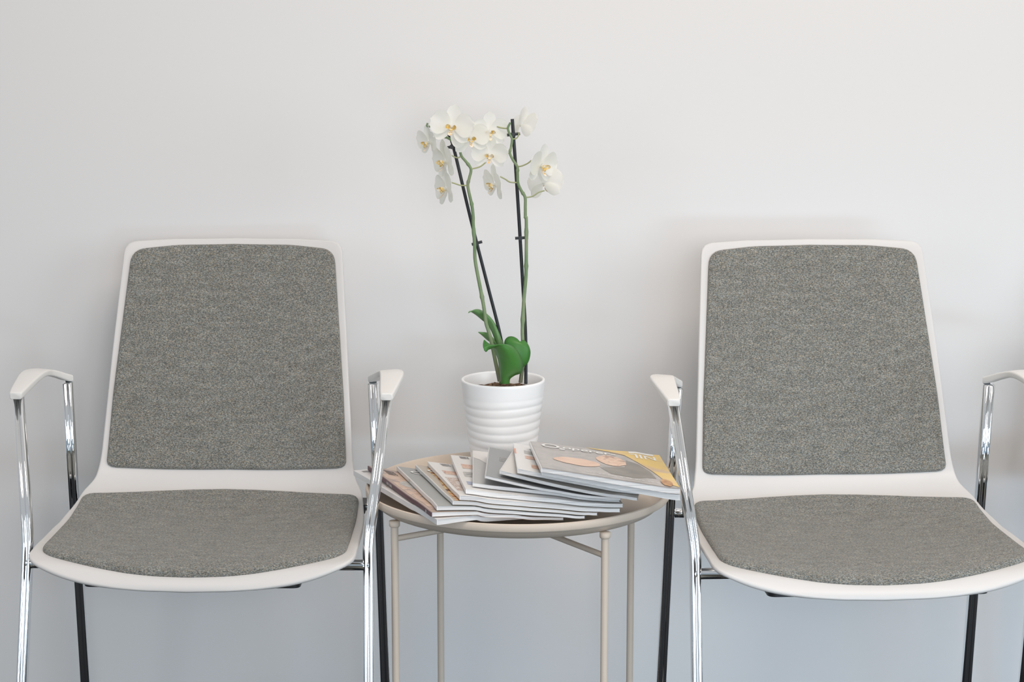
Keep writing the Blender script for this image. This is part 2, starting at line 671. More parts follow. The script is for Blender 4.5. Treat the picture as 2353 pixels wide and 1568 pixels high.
def make_chair():
    root = empty('armchair', (0, 0, 0))
    cS = (0.0, b_seat_rear+0.02)
    mesh_obj('seat_shell', *shell_mesh(SHELL, cS), M['shell'], root)
    mesh_obj('seat_pad', *pad_mesh(SPAD, (0, 0.5*(b_sp_f+b_seat_rear)), 0.0085, 0.006), M['fabric'], root)
    mesh_obj('backrest_pad', *pad_mesh(BPAD, (0, 0.5*(b_pad_bot+b_top)), 0.0075, 0.005), M['fabric'], root)
    for s in (-1, 1):
        # front leg: armrest post, kink at the seat, foot
        path = bend_path([(s*0.2668, -0.0640, 0.6740), (s*0.2432, -0.1330, 0.4735), (s*0.2460, -0.1860, 0.2850),
                          (s*0.2510, -0.2650, 0.008)], 0.022)
        v, f = sweep(path, SEC, Vector((0, -1, 0)))
        mesh_obj('leg', v, f, M['chrome'], root)
        path = bend_path([(s*0.2345, 0.1060, 0.6560), (s*0.2380, 0.1355, 0.4820), (s*0.2416, 0.1840, 0.1740),
                          (s*0.2440, 0.2110, 0.008)], 0.02)
        v, f = sweep(path, SEC, Vector((0, -1, 0)))
        mesh_obj('leg', v, f, M['chrome'], root)
        for (x, y, z0) in ((0.2511, -0.2673, 0.0), (0.2441, 0.2118, 0.0)):
            v, f = lathe([(0.0, 0.0), (0.010, 0.0), (0.0115, 0.003), (0.0108, 0.014), (0.0, 0.014)], 20)
            mesh_obj('foot_glide', [Vector((s*x, y, z0))+Vector(q) for q in v], f, M['black'], root)
        # armrest: a flat bar, wide in the middle, turning inward to the rear post
        st = [(0.2672, -0.0790, 0.6770, 0.0150, 0.0085), (0.2672, -0.0755, 0.6785, 0.0190, 0.0105), (0.2675, -0.0550, 0.6812, 0.0235, 0.0110),
              (0.2680, -0.0150, 0.6850, 0.0295, 0.0100), (0.2678, 0.0250, 0.6878, 0.0350, 0.0095), (0.2650, 0.0520, 0.6868, 0.0350, 0.0095),
              (0.2570, 0.0720, 0.6835, 0.0250, 0.0100), (0.2470, 0.0900, 0.6775, 0.0185, 0.0110), (0.2385, 0.1040, 0.6712, 0.0165, 0.0115),
              (0.2325, 0.1140, 0.6670, 0.0150, 0.0105)]
        st = catmull(st, 6)
        v, f = [], []
        k = None
        for i, (x, y, z, wd, th) in enumerate(st):
            a, b = st[max(i-1, 0)], st[min(i+1, len(st)-1)]
            t = Vector((b[0]-a[0], b[1]-a[1], 0)).normalized()
            side = Vector((t.y, -t.x, 0))
            sec = rrect(wd, th, 0.0028, 4)
            k = len(sec)
            for (p, q) in sec:
                pt = Vector((x, y, z-th/2)) + side*p + Vector((0, 0, q))
                v.append((s*pt.x, pt.y, pt.z))
        n = len(st)
        for i in range(n-1):
            for j in range(k):
                j2 = (j+1) % k
                q = (i*k+j, i*k+j2, (i+1)*k+j2, (i+1)*k+j)
                f.append(q if s < 0 else q[::-1])
        f.append(tuple(range(k)) if s > 0 else tuple(reversed(range(k))))
        e2 = tuple((n-1)*k+j for j in range(k))
        f.append(e2[::-1] if s > 0 else e2)
        mesh_obj('armrest', v, f, M['arm'], root, sharp=50)
    # two chromed tubes under the seat joining left and right legs
    v, f = sweep([(-0.2440, -0.1415, 0.4435), (0.2440, -0.1415, 0.4435)], circle(0.0078, 20), Vector((0, 0, 1)))
    mesh_obj('crossbar', v, f, M['chrome'], root)
    pts = bend_path([(-0.2385, 0.1400, 0.4555), (-0.205, 0.1400, 0.4545), (-0.175, 0.1400, 0.4400), (0.175, 0.1400, 0.4400), (0.205, 0.1400, 0.4545), (0.2385, 0.1400, 0.4555)], 0.012)
    v, f = sweep(pts, circle(0.0075, 20), Vector((0, 1, 0)))
    mesh_obj('crossbar', v, f, M['chrome'], root)
    # black carrier plate between shell and tubes
    pl = round_poly([(-0.152, -0.195), (0.152, -0.195), (0.152, 0.10), (-0.152, 0.10)], [0.012]*4, 6)
    n = len(pl)
    v = [(p.x, p.y, 0.4250) for p in pl] + [(p.x, p.y, 0.4440) for p in pl]
    f = [tuple(reversed(range(n))), tuple(range(n, 2*n))] + [(i, (i+1) % n, n+(i+1) % n, n+i) for i in range(n)]
    mesh_obj('seat_support', v, f, M['black'], root, sharp=40)
    for s in (-1, 1):
        v, f = box(s*0.2155-0.005, s*0.2155+0.005, 0.090, 0.134, 0.4560, 0.4700)
        mesh_obj('clamp', v, f, M['black'], root, smooth=False)
    return root


def copy_tree(o, parent=None):
    c = o.copy()
    C.objects.link(c)
    if parent:
        c.parent = parent
    for ch in list(o.children):
        copy_tree(ch, c)
    return c


GROUP = 'armchairs in a row against the wall'
chair = make_chair()
chair.location = (-0.3345, 2.8799, 0)
chair.rotation_euler.z = -0.0445
tag(chair, 'white shell armchair with grey pads on chrome legs, left of the round side table', 'chair', GROUP)
ch2 = copy_tree(chair)
ch2.location = (0.5972, 2.8238, 0)
ch2.rotation_euler.z = 0.0298
tag(ch2, 'white shell armchair with grey pads on chrome legs, right of the round side table', 'chair', GROUP)
ch3 = copy_tree(chair)
ch3.location = (1.181, 2.925, 0)
ch3.rotation_euler.z = math.radians(-6.8)
tag(ch3, 'armchair cut off at the right edge, only a sliver of its dark rear leg visible', 'chair', GROUP)

# ------------------------------------------------------------------ side table
TX, TY, TROT = 0.1188, 2.8620, -0.2193
TR = 0.2223
table = empty('side_table', (TX, TY, 0), TROT)
tag(table, 'round beige metal tray table on thin legs holding magazines and an orchid', 'table')
prof_t = [(0.0, 0.4985), (0.196, 0.4985), (0.2005, 0.4995), (0.2075, 0.5025), (0.2165, 0.5110), (0.2172, 0.5118), (0.2225, 0.5138), (0.2236, 0.5156), (0.2238, 0.5215), (0.2230, 0.5245), (0.2212, 0.5255),
          (0.2190, 0.5240), (0.2150, 0.5140), (0.2060, 0.5055), (0.1990, 0.5020), (0.1960, 0.5012), (0.0, 0.5012)]
v, f = lathe(prof_t, 160)
mesh_obj('tray', v, f, M['tray'], table, sharp=38)
LA = 0.1502
for (sx, sy) in ((-1, -1), (1, -1), (1, 1), (-1, 1)):
    v, f = sweep([(sx*LA, sy*LA, 0.0), (sx*LA, sy*LA, 0.5000)], circle(0.0053, 18), Vector((0, 1, 0)))
    lg = mesh_obj('leg', v, f, M['tray'], table, sharp=60)
    v, f = lathe([(0.0, 0.0), (0.0064, 0.0), (0.0074, 0.0010), (0.0077, 0.003), (0.0077, 0.0085), (0.0, 0.0085)], 24)
    mesh_obj('socket', [Vector((sx*LA, sy*LA, 0.4935))+Vector(q) for q in v], f, M['tray'], lg)
for k, (a, b) in enumerate((((-1, -1), (1, 1)), ((1, -1), (-1, 1)))):
    z = 0.4760-0.008*k
    v, f = sweep([(a[0]*LA, a[1]*LA, z), (b[0]*LA, b[1]*LA, z)], circle(0.0042, 14), Vector((0, 0, 1)))
    mesh_obj('brace', v, f, M['tray'], table, sharp=60)

# ------------------------------------------------------------------ magazines
MAGS = []       # origin, cos, sin, width, depth, skew, grid of top z, grid size


def tray_z(x, y):
    r = math.hypot(x-TX, y-TY)
    if r < 0.194:
        return 0.5016
    if r < 0.2310:
        return min(0.5262, 0.5018 + 0.0245*(r-0.194)/0.021)
    return -1.0


def support(x, y):
    z = tray_z(x, y)
    for (ox, oy, c, s, wd, dp, sk, grid, N) in MAGS:
        dx, dy = x-ox, y-oy
        a, b = dx*c+dy*s, -dx*s+dy*c
        a += sk*b
        m = 0.008
        if -m <= a <= wd+m and -m <= b <= dp+m:
            u, v2 = min(max(a/wd, 0), 1)*(N-1), min(max(b/dp, 0), 1)*(N-1)
            i, j = min(int(u), N-2), min(int(v2), N-2)
            fu, fv = u-i, v2-j
            g = (grid[i][j]*(1-fu)*(1-fv)+grid[i+1][j]*fu*(1-fv)+grid[i][j+1]*(1-fu)*fv+grid[i+1][j+1]*fu*fv)
            z = max(z, g)
    return z


def flat_mat(name, col, rough=0.35):
    return mat(name, col, rough, spec=0.45)


def page_mat(k, tint):
    """page edges: fine stripes along the thickness"""
    m = mat('page_edges', tint, 0.7, spec=0.2)
    t = m.node_tree
    tcn = t.nodes.new('ShaderNodeTexCoord')
    mpn = t.nodes.new('ShaderNodeMapping')
    mpn.inputs['Scale'].default_value = (5, 5, 1100)
    mpn.inputs['Location'].default_value = (k*3.1, k*1.7, k*11.3)
    n = t.nodes.new('ShaderNodeTexNoise')
    n.inputs['Scale'].default_value = 1.0
    n.inputs['Detail'].default_value = 3
    r = t.nodes.new('ShaderNodeValToRGB')
    r.color_ramp.elements[0].position = 0.28
    r.color_ramp.elements[0].color = (tint[0]*0.66, tint[1]*0.66, tint[2]*0.68, 1)
    r.color_ramp.elements[1].position = 0.55
    r.color_ramp.elements[1].color = (*tint, 1)
    t.links.new(tcn.outputs['Object'], mpn.inputs[0])
    t.links.new(mpn.outputs[0], n.inputs['Vector'])
    t.links.new(n.outputs['Fac'], r.inputs[0])
    t.links.new(r.outputs[0], bsdf(m).inputs['Base Color'])
    return m


def magazine(label, fl, rot, wd, dp, tz, ts, tf, cover_col, spine_col, art=(), page=(0.80, 0.79, 0.78), bow=0.0, skew=0.0):
    """fl: front-left corner (x,y); tz: wished bottom heights (front-left, front-right, back-left, back-right);
    ts / tf: thickness at the spine / at the free edge"""
    ox, oy = fl
    c, s = math.cos(rot), math.sin(rot)
    N = 33
    sk = math.tan(math.radians(skew))       # pages fanned sideways
    bot = [[0.0]*N for _ in range(N)]
    for i in range(N):
        for j in range(N):
            u, v2 = i/(N-1), j/(N-1)
            a, b = u*wd-sk*v2*dp, v2*dp
            x, y = ox+a*c-b*s, oy+a*s+b*c
            t = (tz[0]*(1-u)*(1-v2)+tz[1]*u*(1-v2)+tz[2]*(1-u)*v2+tz[3]*u*v2) + bow*math.sin(PI*u)
            bot[i][j] = max(t, support(x, y)+0.0012)
    for _ in range(6):
        nb = [[0.0]*N for _ in range(N)]
        for i in range(N):
            for j in range(N):
                acc, cnt = 0.0, 0
                for di in (-1, 0, 1):
                    for dj in (-1, 0, 1):
                        if 0 <= i+di < N and 0 <= j+dj < N:
                            acc += bot[i+di][j+dj]
                            cnt += 1
                nb[i][j] = max(bot[i][j], acc/cnt)
        bot = nb

    def th(u):
        return ts + (tf-ts)*min(1.0, u*1.15)
    zc = bot[0][0]
    ct = 0.00035
    root = empty('magazine', (ox, oy, zc), rot)
    idx = len(MAGS)
    root['label'] = label
    root['category'] = 'magazine'
    root['group'] = 'magazines spread over the tray table'

    def slab(name, x0, x1, inset, zb, zt, m, parent):
        """layered block following the sheet; zb/zt: functions of (u,bot)"""
        vs, fs = [], []
        n = N
        for layer in (zb, zt):
            for i in range(n):
                for j in range(n):
                    u, v3 = i/(n-1), j/(n-1)
                    a = x0+(x1-x0)*u
                    b = inset + (dp-2*inset)*v3
                    vs.append((a-sk*b, b, layer(u, bot[i][j])-zc))
        B = n*n
        for i in range(n-1):
            for j in range(n-1):
                q = (i*n+j, (i+1)*n+j, (i+1)*n+j+1, i*n+j+1)
                fs.append(tuple(reversed(q)))
                fs.append(tuple(B+k for k in q))
        for i in range(n-1):
            fs.append((i*n, (i+1)*n, B+(i+1)*n, B+i*n))
            fs.append(((i+1)*n+n-1, i*n+n-1, B+i*n+n-1, B+(i+1)*n+n-1))
            fs.append((i+1, i, B+i, B+i+1))
            e = (n-1)*n
            fs.append((e+i, e+i+1, B+e+i+1, B+e+i))
        return mesh_obj(name, vs, fs, m, parent, sharp=40)

    pm = page_mat(idx, page)
    slab('pages', 0.0009, wd-0.0006, 0.0005, lambda u, z: z+ct, lambda u, z: z+th(u)-ct, pm, root)
    cm = flat_mat('magazine_cover', cover_col)
    cover = slab('cover', 0.0002, wd, 0.0, lambda u, z: z+th(u)-ct, lambda u, z: z+th(u), cm, root)
    slab('back_cover', 0.0002, wd, 0.0, lambda u, z: z, lambda u, z: z+ct, cm, root)
    # spine strip
    vs, fs = [], []
    sm = flat_mat('magazine_spine', spine_col)
    for j in range(N):
        b = dp*j/(N-1)
        z0 = bot[0][j]-zc
        vs += [(0.0012-sk*b, b, z0), (-0.0004-sk*b, b, z0+0.0003), (-0.0004-sk*b, b, z0+ts-0.0002), (0.0012-sk*b, b, z0+ts+0.0001)]
    for j in range(N-1):
        for k in range(3):
            fs.append((j*4+k, j*4+k+1, (j+1)*4+k+1, (j+1)*4+k))
    e4 = (N-1)*4
    fs += [(3, 2, 1, 0), (e4, e4+1, e4+2, e4+3)]
    mesh_obj('spine', vs, fs, sm, root, smooth=False)

    def topz(a, b):
        u, v3 = min(max(a/wd, 0), 1)*(N-1), min(max(b/dp, 0), 1)*(N-1)
        i, j = min(int(u), N-2), min(int(v3), N-2)
        fu, fv = u-i, v3-j
        g = (bot[i][j]*(1-fu)*(1-fv)+bot[i+1][j]*fu*(1-fv)+bot[i][j+1]*(1-fu)*fv+bot[i+1][j+1]*fu*fv)
        return g + th(a/wd) - zc

    def patch(name, poly, m, lift=0.00025):
        """printed area laid on the cover: poly in cover fractions, ear-free fan on a fine fill"""
        bm = bmesh.new()
        vv = [bm.verts.new((p[0]*wd, p[1]*dp, 0)) for p in poly]
        bm.faces.new(vv)
        for _ in range(6):
            bmesh.ops.triangulate(bm, faces=bm.faces[:])
            bmesh.ops.subdivide_edges(bm, edges=[e for e in bm.edges if e.calc_length() > 0.007], cuts=1)
        bmesh.ops.triangulate(bm, faces=bm.faces[:])
        for q in bm.verts:
            q.co.z = topz(q.co.x, q.co.y)+lift
            q.co.x -= sk*q.co.y
        me = bpy.data.meshes.new(name)
        bm.to_mesh(me)
        bm.free()
        me.materials.append(m)
        ob = bpy.data.objects.new(name, me)
        C.objects.link(ob)
        ob.parent = cover
        if me.polygons and sum(p.normal.z for p in me.polygons) < 0:
            me.flip_normals()
        return ob

    def text(name, body, u, v3, size, m, ang=0.0, lift=0.0005, sx=1.0, align='LEFT'):
        cu = bpy.data.curves.new(name, 'FONT')
        cu.body = body
        cu.size = size
        cu.align_x = align
        cu.offset = size*0.012
        tmp = bpy.data.objects.new(name, cu)
        C.objects.link(tmp)
        bpy.context.view_layer.update()
        dg = bpy.context.evaluated_depsgraph_get()
        me = bpy.data.meshes.new_from_object(tmp.evaluated_get(dg))
        bpy.data.objects.remove(tmp)
        ca, sa = math.cos(ang), math.sin(ang)
        for q in me.vertices:
            x, y = q.co.x*sx, q.co.y
            X, Y = u*wd+x*ca-y*sa, v3*dp+x*sa+y*ca
            q.co = (X-sk*Y, Y, topz(X, Y)+lift)
        me.materials.clear()
        me.materials.append(m)
        ob = bpy.data.objects.new(name, me)
        C.objects.link(ob)
        ob.parent = cover

    def spine_text(body, y0, size, m):
        cu = bpy.data.curves.new('spine_lettering', 'FONT')
        cu.body = body
        cu.size = size
        tmp = bpy.data.objects.new('spine_lettering', cu)
        C.objects.link(tmp)
        bpy.context.view_layer.update()
        dg = bpy.context.evaluated_depsgraph_get()
        me = bpy.data.meshes.new_from_object(tmp.evaluated_get(dg))
        bpy.data.objects.remove(tmp)
        for q in me.vertices:
            Y = y0 - q.co.x
            z = bot[0][min(max(int(Y/dp*(N-1)), 0), N-1)]-zc
            q.co = (-0.0007-sk*Y, Y, z+0.0012+q.co.y)
        me.materials.clear()
        me.materials.append(m)
        ob = bpy.data.objects.new('spine_lettering', me)
        C.objects.link(ob)
        ob.parent = cover

    for it in art:
        if it[0] == 'patch':
            patch(it[1], it[2], it[3], it[4] if len(it) > 4 else 0.00025)
        elif it[0] == 'text':
            text('title', *it[1:])
        elif it[0] == 'spine':
            spine_text(*it[1:])
    grid = [[bot[i][j]+th(i/(N-1)) for j in range(N)] for i in range(N)]
    MAGS.append((ox, oy, c, s, wd, dp, sk, grid, N))
    return root


def rect(u0, v0, u1, v1):
    return [(u0, v0), (u1, v0), (u1, v1), (u0, v1)]


def blob(cu, cv, ru, rv, n=22, seed=1, rag=0.12):
    rnd = random.Random(seed)
    return [(cu+ru*math.cos(2*PI*i/n)*(1+rag*rnd.uniform(-1, 1)), cv+rv*math.sin(2*PI*i/n)*(1+rag*rnd.uniform(-1, 1))) for i in range(n)]


def pic_mat(name, cols, scale=40, rough=0.35):
    m = mat(name, cols[0], rough)
    k = len(cols)
    noise_color(m, scale, [(0.36+0.3*i/(k-1), cc) for i, cc in enumerate(cols)], detail=3, distortion=0.6)
    return m


INK = flat_mat('grey_ink', (0.33, 0.31, 0.31))
INKD = flat_mat('dark_ink', (0.10, 0.08, 0.08))
INKW = flat_mat('white_ink', (0.86, 0.86, 0.84))
INKB = flat_mat('blue_grey_ink', (0.38, 0.42, 0.55))
P_food = pic_mat('food_picture', [(0.12, 0.05, 0.03), (0.75, 0.32, 0.08), (0.82, 0.66, 0.35), (0.30, 0.06, 0.04)], 70)
P_tan = pic_mat('tan_picture', [(0.52, 0.36, 0.27), (0.68, 0.50, 0.38), (0.38, 0.28, 0.26)], 50)
P_warm = pic_mat('warm_picture', [(0.66, 0.40, 0.28), (0.80, 0.58, 0.46), (0.40, 0.20, 0.16)], 90)
P_grey = pic_mat('grey_picture', [(0.42, 0.41, 0.39), (0.55, 0.53, 0.50), (0.30, 0.30, 0.29)], 80)
P_lineart = pic_mat('sketchy_picture', [(0.80, 0.77, 0.74), (0.45, 0.30, 0.24), (0.78, 0.70, 0.62)], 130)

D = 0.238
magazine('bottom white magazine of the left pile, its spine reaching over the tray edge', (0.0, 2.636), math.radians(21.0), 0.17, 0.306,
         (0.5262, 0.52, 0.527, 0.502), 0.008, 0.0045, (0.80, 0.78, 0.77), (0.80, 0.79, 0.79),
         [('text', 'lil', 0.05, 0.97, 0.016, INK, -PI/2), ('text', '~', 0.03, 0.66, 0.014, P_warm, -PI/2),
          ('spine', 'ilili  il', 0.235, 0.006, INK)], skew=3)
magazine('magazine with a plum purple spine and tan cover, second from the bottom, left pile', (-0.008, 2.643), math.radians(9), 0.185, 0.28,
         (0.534, 0.521, 0.5365, 0.506), 0.0065, 0.004, (0.47, 0.36, 0.30), (0.10, 0.035, 0.055),
         [('patch', 'picture', rect(0.03, 0.05, 0.5, 0.97), P_tan),
          ('patch', 'picture', blob(0.18, 0.62, 0.10, 0.10, 16, 4), P_grey, 0.0004),
          ('text', 'lilili', 0.10, 0.95, 0.022, INKD, -PI/2), ('spine', 'lililil | lililili', 0.19, 0.0058, INKW), ('spine', 'III', 0.022, 0.006, INKW)], bow=-0.006, skew=10.5)
magazine('grey magazine with a white spine and white title letters, in the left fan', (0.0, 2.648), math.radians(6), 0.205, 0.275,
         (0.5405, 0.525, 0.531, 0.509), 0.0062, 0.004, (0.36, 0.365, 0.355), (0.78, 0.77, 0.77),
         [('text', 'O', 0.045, 0.84, 0.030, INKW, -0.30, 0.0009), ('text', 'kon', 0.15, 0.82, 0.018, INKW, -0.35, 0.0009), ('spine', 'lilili', 0.185, 0.006, INK)], bow=-0.008, skew=6.5)
magazine('tan magazine with white round letter and dark amber picture, in the left fan', (0.0218, 2.652), math.radians(5), 0.2, 0.268,
         (0.5465, 0.529, 0.533, 0.512), 0.0058, 0.004, (0.50, 0.44, 0.36), (0.74, 0.735, 0.73),
         [('patch', 'picture', [(0.022, 0.01), (0.30, 0.01), (0.40, 0.50), (0.36, 0.93), (0.07, 0.93), (0.055, 0.80), (0.065, 0.62), (0.040, 0.38)], P_food),
          ('text', 'O', 0.030, 0.82, 0.030, INKW, -0.30, 0.0010)], bow=-0.006, skew=6.5)
magazine('white magazine with wide strip picture and red-brown sketches, fanned between tan and white ones', (0.0312, 2.653), math.radians(5), 0.222, 0.268,
         (0.5522, 0.533, 0.539, 0.516), 0.0062, 0.0048, (0.80, 0.78, 0.76), (0.82, 0.80, 0.80),
         [('text', 'lili', 0.075, 0.98, 0.020, INK, -PI/2*0.9), ('patch', 'picture', rect(0.045, 0.64, 0.42, 0.76), P_warm),
          ('patch', 'picture', rect(0.022, 0.16, 0.42, 0.54), P_lineart), ('patch', 'picture', blob(0.24, 0.84, 0.07, 0.07, 14, 3), P_warm)], bow=-0.004, skew=4.6)
magazine('white magazine with blue print patch, directly left of the light grey cover', (0.04, 2.665), math.radians(3.0), 0.217, 0.268,
         (0.5582, 0.5365, 0.547, 0.52), 0.0068, 0.0048, (0.80, 0.78, 0.76), (0.82, 0.80, 0.80),
         [('text', 'lili', 0.055, 0.98, 0.020, INK, -PI/2*0.95), ('patch', 'picture', rect(0.045, 0.64, 0.36, 0.76), P_warm),
          ('patch', 'picture', rect(0.035, 0.40, 0.36, 0.54), P_grey), ('patch', 'picture', rect(0.028, 0.16, 0.20, 0.26), INKB)], skew=1)
magazine('light grey covered magazine topping the left pile under the dark gap', (0.0497, 2.687), math.radians(-1.1), 0.203, 0.245,
         (0.565, 0.5405, 0.555, 0.528), 0.0055, 0.0045, (0.50, 0.495, 0.49), (0.70, 0.69, 0.68),
         [('patch', 'picture', [(0.0, 0.78), (0.05, 0.74), (0.09, 0.66), (0.16, 0.62), (0.2, 0.70), (0.2, 1.0), (0.0, 1.0)], flat_mat('white_paper', (0.80, 0.77, 0.75)))])
magazine('dark grey covered magazine, lowest of the right-hand stack above the dark gap', (0.0665, 2.68), math.radians(-3.0), 0.187, 0.205,
         (0.58, 0.546, 0.572, 0.545), 0.0045, 0.0042, (0.29, 0.295, 0.30), (0.66, 0.655, 0.65),
         [('text', 'lilili\nlili lilil\nlilli', 0.09, 0.70, 0.011, INK, 0.0)], bow=-0.003)
magazine('cream covered magazine angled behind the one with the orange edge mark', (0.087, 2.688), math.radians(-9.0), 0.19, 0.168,
         (0.5845, 0.5515, 0.576, 0.55), 0.005, 0.004, (0.70, 0.68, 0.65), (0.74, 0.73, 0.72), [], bow=-0.003)
magazine('white magazine with pink and grey picture strips, partly under the top magazine', (0.111, 2.673), math.radians(-0.5), 0.171, 0.185,
         (0.589, 0.555, 0.581, 0.556), 0.0065, 0.0045, (0.80, 0.79, 0.78), (0.80, 0.79, 0.79),
         [('text', 'lil', 0.13, 0.88, 0.020, INK, -PI/2*0.9), ('patch', 'picture', rect(0.08, 0.66, 0.60, 0.78), P_grey),
          ('patch', 'picture', rect(0.08, 0.46, 0.60, 0.58), P_warm), ('patch', 'picture', rect(0.12, 0.12, 0.60, 0.26), P_warm),
          ('patch', 'picture', rect(-0.001, 0.60, 0.012, 0.80), flat_mat('orange_mark', (0.85, 0.25, 0.08)))])
magazine('white magazine directly below the uppermost one, sticking out towards the right chair', (0.143, 2.64), math.radians(1.8), 0.189, 0.185,
         (0.594, 0.5545, 0.585, 0.555), 0.0045, 0.008, (0.78, 0.77, 0.76), (0.78, 0.77, 0.76), [])
G_cov = pic_mat('taupe_cover_print', [(0.42, 0.40, 0.385), (0.50, 0.47, 0.455), (0.38, 0.36, 0.345)], 18)
magazine('uppermost magazine, grey-brown cover with peach shapes, upside-down letters, yellow corner', (0.1415, 2.634), math.radians(2.0), 0.19, 0.197,
         (0.5985, 0.5635, 0.589, 0.563), 0.006, 0.0075, (0.40, 0.37, 0.36), (0.78, 0.77, 0.77),
         [('patch', 'picture', rect(0.01, 0.015, 0.997, 0.99), G_cov),
          ('patch', 'picture', [(0.70, 0.70), (0.78, 0.60), (0.84, 0.42), (0.86, 0.22), (0.70, 0.14), (0.52, 0.16), (0.46, 0.34), (0.66, 0.46)], pic_mat('smoky_print', [(0.22, 0.205, 0.185), (0.29, 0.27, 0.24)], 22), 0.0005),
          ('patch', 'picture', [(0.42, 0.99), (0.60, 0.93), (0.71, 0.86), (0.78, 0.66), (0.86, 0.44), (0.90, 0.26), (0.93, 0.10), (0.997, 0.03), (0.997, 0.99)],
           pic_mat('yellow_print', [(0.74, 0.52, 0.24), (0.82, 0.58, 0.16), (0.62, 0.46, 0.30)], 14), 0.0008),
          ('patch', 'picture', blob(0.30, 0.42, 0.17, 0.13, 20, 5, 0.08), pic_mat('peach_print', [(0.74, 0.50, 0.38), (0.82, 0.60, 0.46)], 30), 0.0008),
          ('patch', 'picture', blob(0.58, 0.62, 0.115, 0.17, 20, 8, 0.1), pic_mat('peach_print', [(0.72, 0.48, 0.34), (0.82, 0.60, 0.46), (0.45, 0.28, 0.2)], 60), 0.0008),
          ('patch', 'picture', blob(0.92, 0.13, 0.045, 0.10, 14, 8, 0.1), pic_mat('rust_print', [(0.40, 0.18, 0.08), (0.62, 0.36, 0.14)], 90), 0.0011),
          ('patch', 'picture', rect(0.755, 0.93, 0.945, 0.98), INKW, 0.0011),
          ('text', 'NIL', 0.955, 0.90, 0.030, INKW, PI, 0.0012, 0.85),
          ('text', 'O', 0.075, 0.83, 0.034, INKW, -0.04, 0.0012, 1.0), ('text', 's', 0.205, 0.79, 0.024, INKW, -0.04, 0.0012, 1.1),
          ('text', 'operer-', 0.235, 0.85, 0.026, INKW, -0.12, 0.0012, 0.95),
          ('text', '. - -- --- -- - --- -- ---', 0.90, 0.10, 0.016, INKW, PI-0.04, 0.0009, 0.85)])

# ------------------------------------------------------------------ orchid
PX, PY, PZ = 0.1028, 3.015, 0.5015
PH, PR = 0.1530, 0.0643
plant = empty('potted_orchid', (PX, PY, PZ))
tag(plant, 'white flowering orchid on two dark stakes in a ribbed white pot', 'potted plant')


def pot_wob(r, z, a):
    if r < 0.0005 or not (0.02 < z < PH-0.014) or r < 0.04:
        return r, z
    k = (z-0.02)/(PH-0.034)
    return r, z + 0.0016*math.sin(a*2+k*4)*min(1, k/0.15, (1-k)/0.15)


outer = []
NZ = 90
for i in range(NZ+1):
    k = i/NZ
    z = 0.004 + (PH-0.006-0.004)*k
    r = 0.0455 + (PR-0.0458)*(k**0.86)
    if 0.06 < k < 0.89:
        env = min(1, (k-0.06)/0.1, (0.89-k)/0.08)
        ph = (z/0.0128) % 1.0
        r += env*0.00125*(abs(math.sin(PI*ph))**0.7-0.6)
    outer.append((r, z))
pp = [(0.0, 0.0), (0.042, 0.0), (0.0445, 0.0015)] + outer + [(PR+0.0002, PH-0.003), (PR-0.0002, PH-0.001), (PR-0.0016, PH), (PR-0.0036, PH-0.0006),
      (PR-0.0046, PH-0.003), (PR-0.0060, PH-0.012), (PR-0.0085, PH-0.030), (0.048, PH-0.06), (0.0, PH-0.06)]
v, f = lathe(pp, 128, pot_wob)
mesh_obj('pot', v, f, M['pot'], plant)
# bark: rough disc and chips
v, f = [], []
NR, NA = 12, 48
BZ = PH-0.0190
for i in range(NR+1):
    for j in range(NA):
        r = (PR-0.0082)*i/NR
        a = 2*PI*j/NA
        x, y = r*math.cos(a), r*math.sin(a)
        v.append((x, y, BZ+0.004*mnoise.noise(Vector((x*90, y*90, 3.3)))))
for i in range(NR):
    for j in range(NA):
        j2 = (j+1) % NA
        f.append((i*NA+j, (i+1)*NA+j, (i+1)*NA+j2, i*NA+j2))
for c_ in range(70):
    r = (PR-0.013)*math.sqrt(random.random())
    a = random.uniform(0, 2*PI)
    q = Vector((r*math.cos(a), r*math.sin(a), BZ+0.0015+0.004*math.exp(-(r/0.03)**2)*random.random()))
    ex = Matrix.Rotation(random.uniform(0, PI), 3, 'Z') @ Matrix.Rotation(random.uniform(-0.8, 0.8), 3, 'X')
    hx, hy, hz = random.uniform(0.003, 0.006), random.uniform(0.002, 0.004), random.uniform(0.001, 0.003)
    bv, bf = box(-hx, hx, -hy, hy, -hz, hz)
    k = len(v)
    v += [tuple(q + ex @ Vector(t)) for t in bv]
    f += [tuple(k+i for i in t) for t in bf]
bk = mesh_obj('bark', v, f, M['bark'], plant, smooth=False)
bk['kind'] = 'stuff'
PO = Vector((PX, PY, PZ))


def loc(px, py, y):
    return at(px, py, y) - PO


def tube(name, pts, r0, r1, m, parent, nodes=(), n=10, seg=6, sub=None):
    path = catmull([tuple(p) for p in pts], seg)
    N = len(path)
    sc_ = []
    for i in range(N):
        t = i/(N-1)
        r = r0+(r1-r0)*t
        for q in nodes:
            r *= 1+0.35*math.exp(-((t-q)/0.006)**2)
        sc_.append(r)
    v, f = sweep(path, circle(1.0, n), Vector((0, 1, 0.01)), sc_)
    return mesh_obj(name, v, f, m, parent, sharp=70)


def z2(x, y):
    return 1020+x*0.2933, 460+y*0.2934


def z1(x, y):
    return 920+x/5.6, 220+y/5.6


Y0 = 2.985
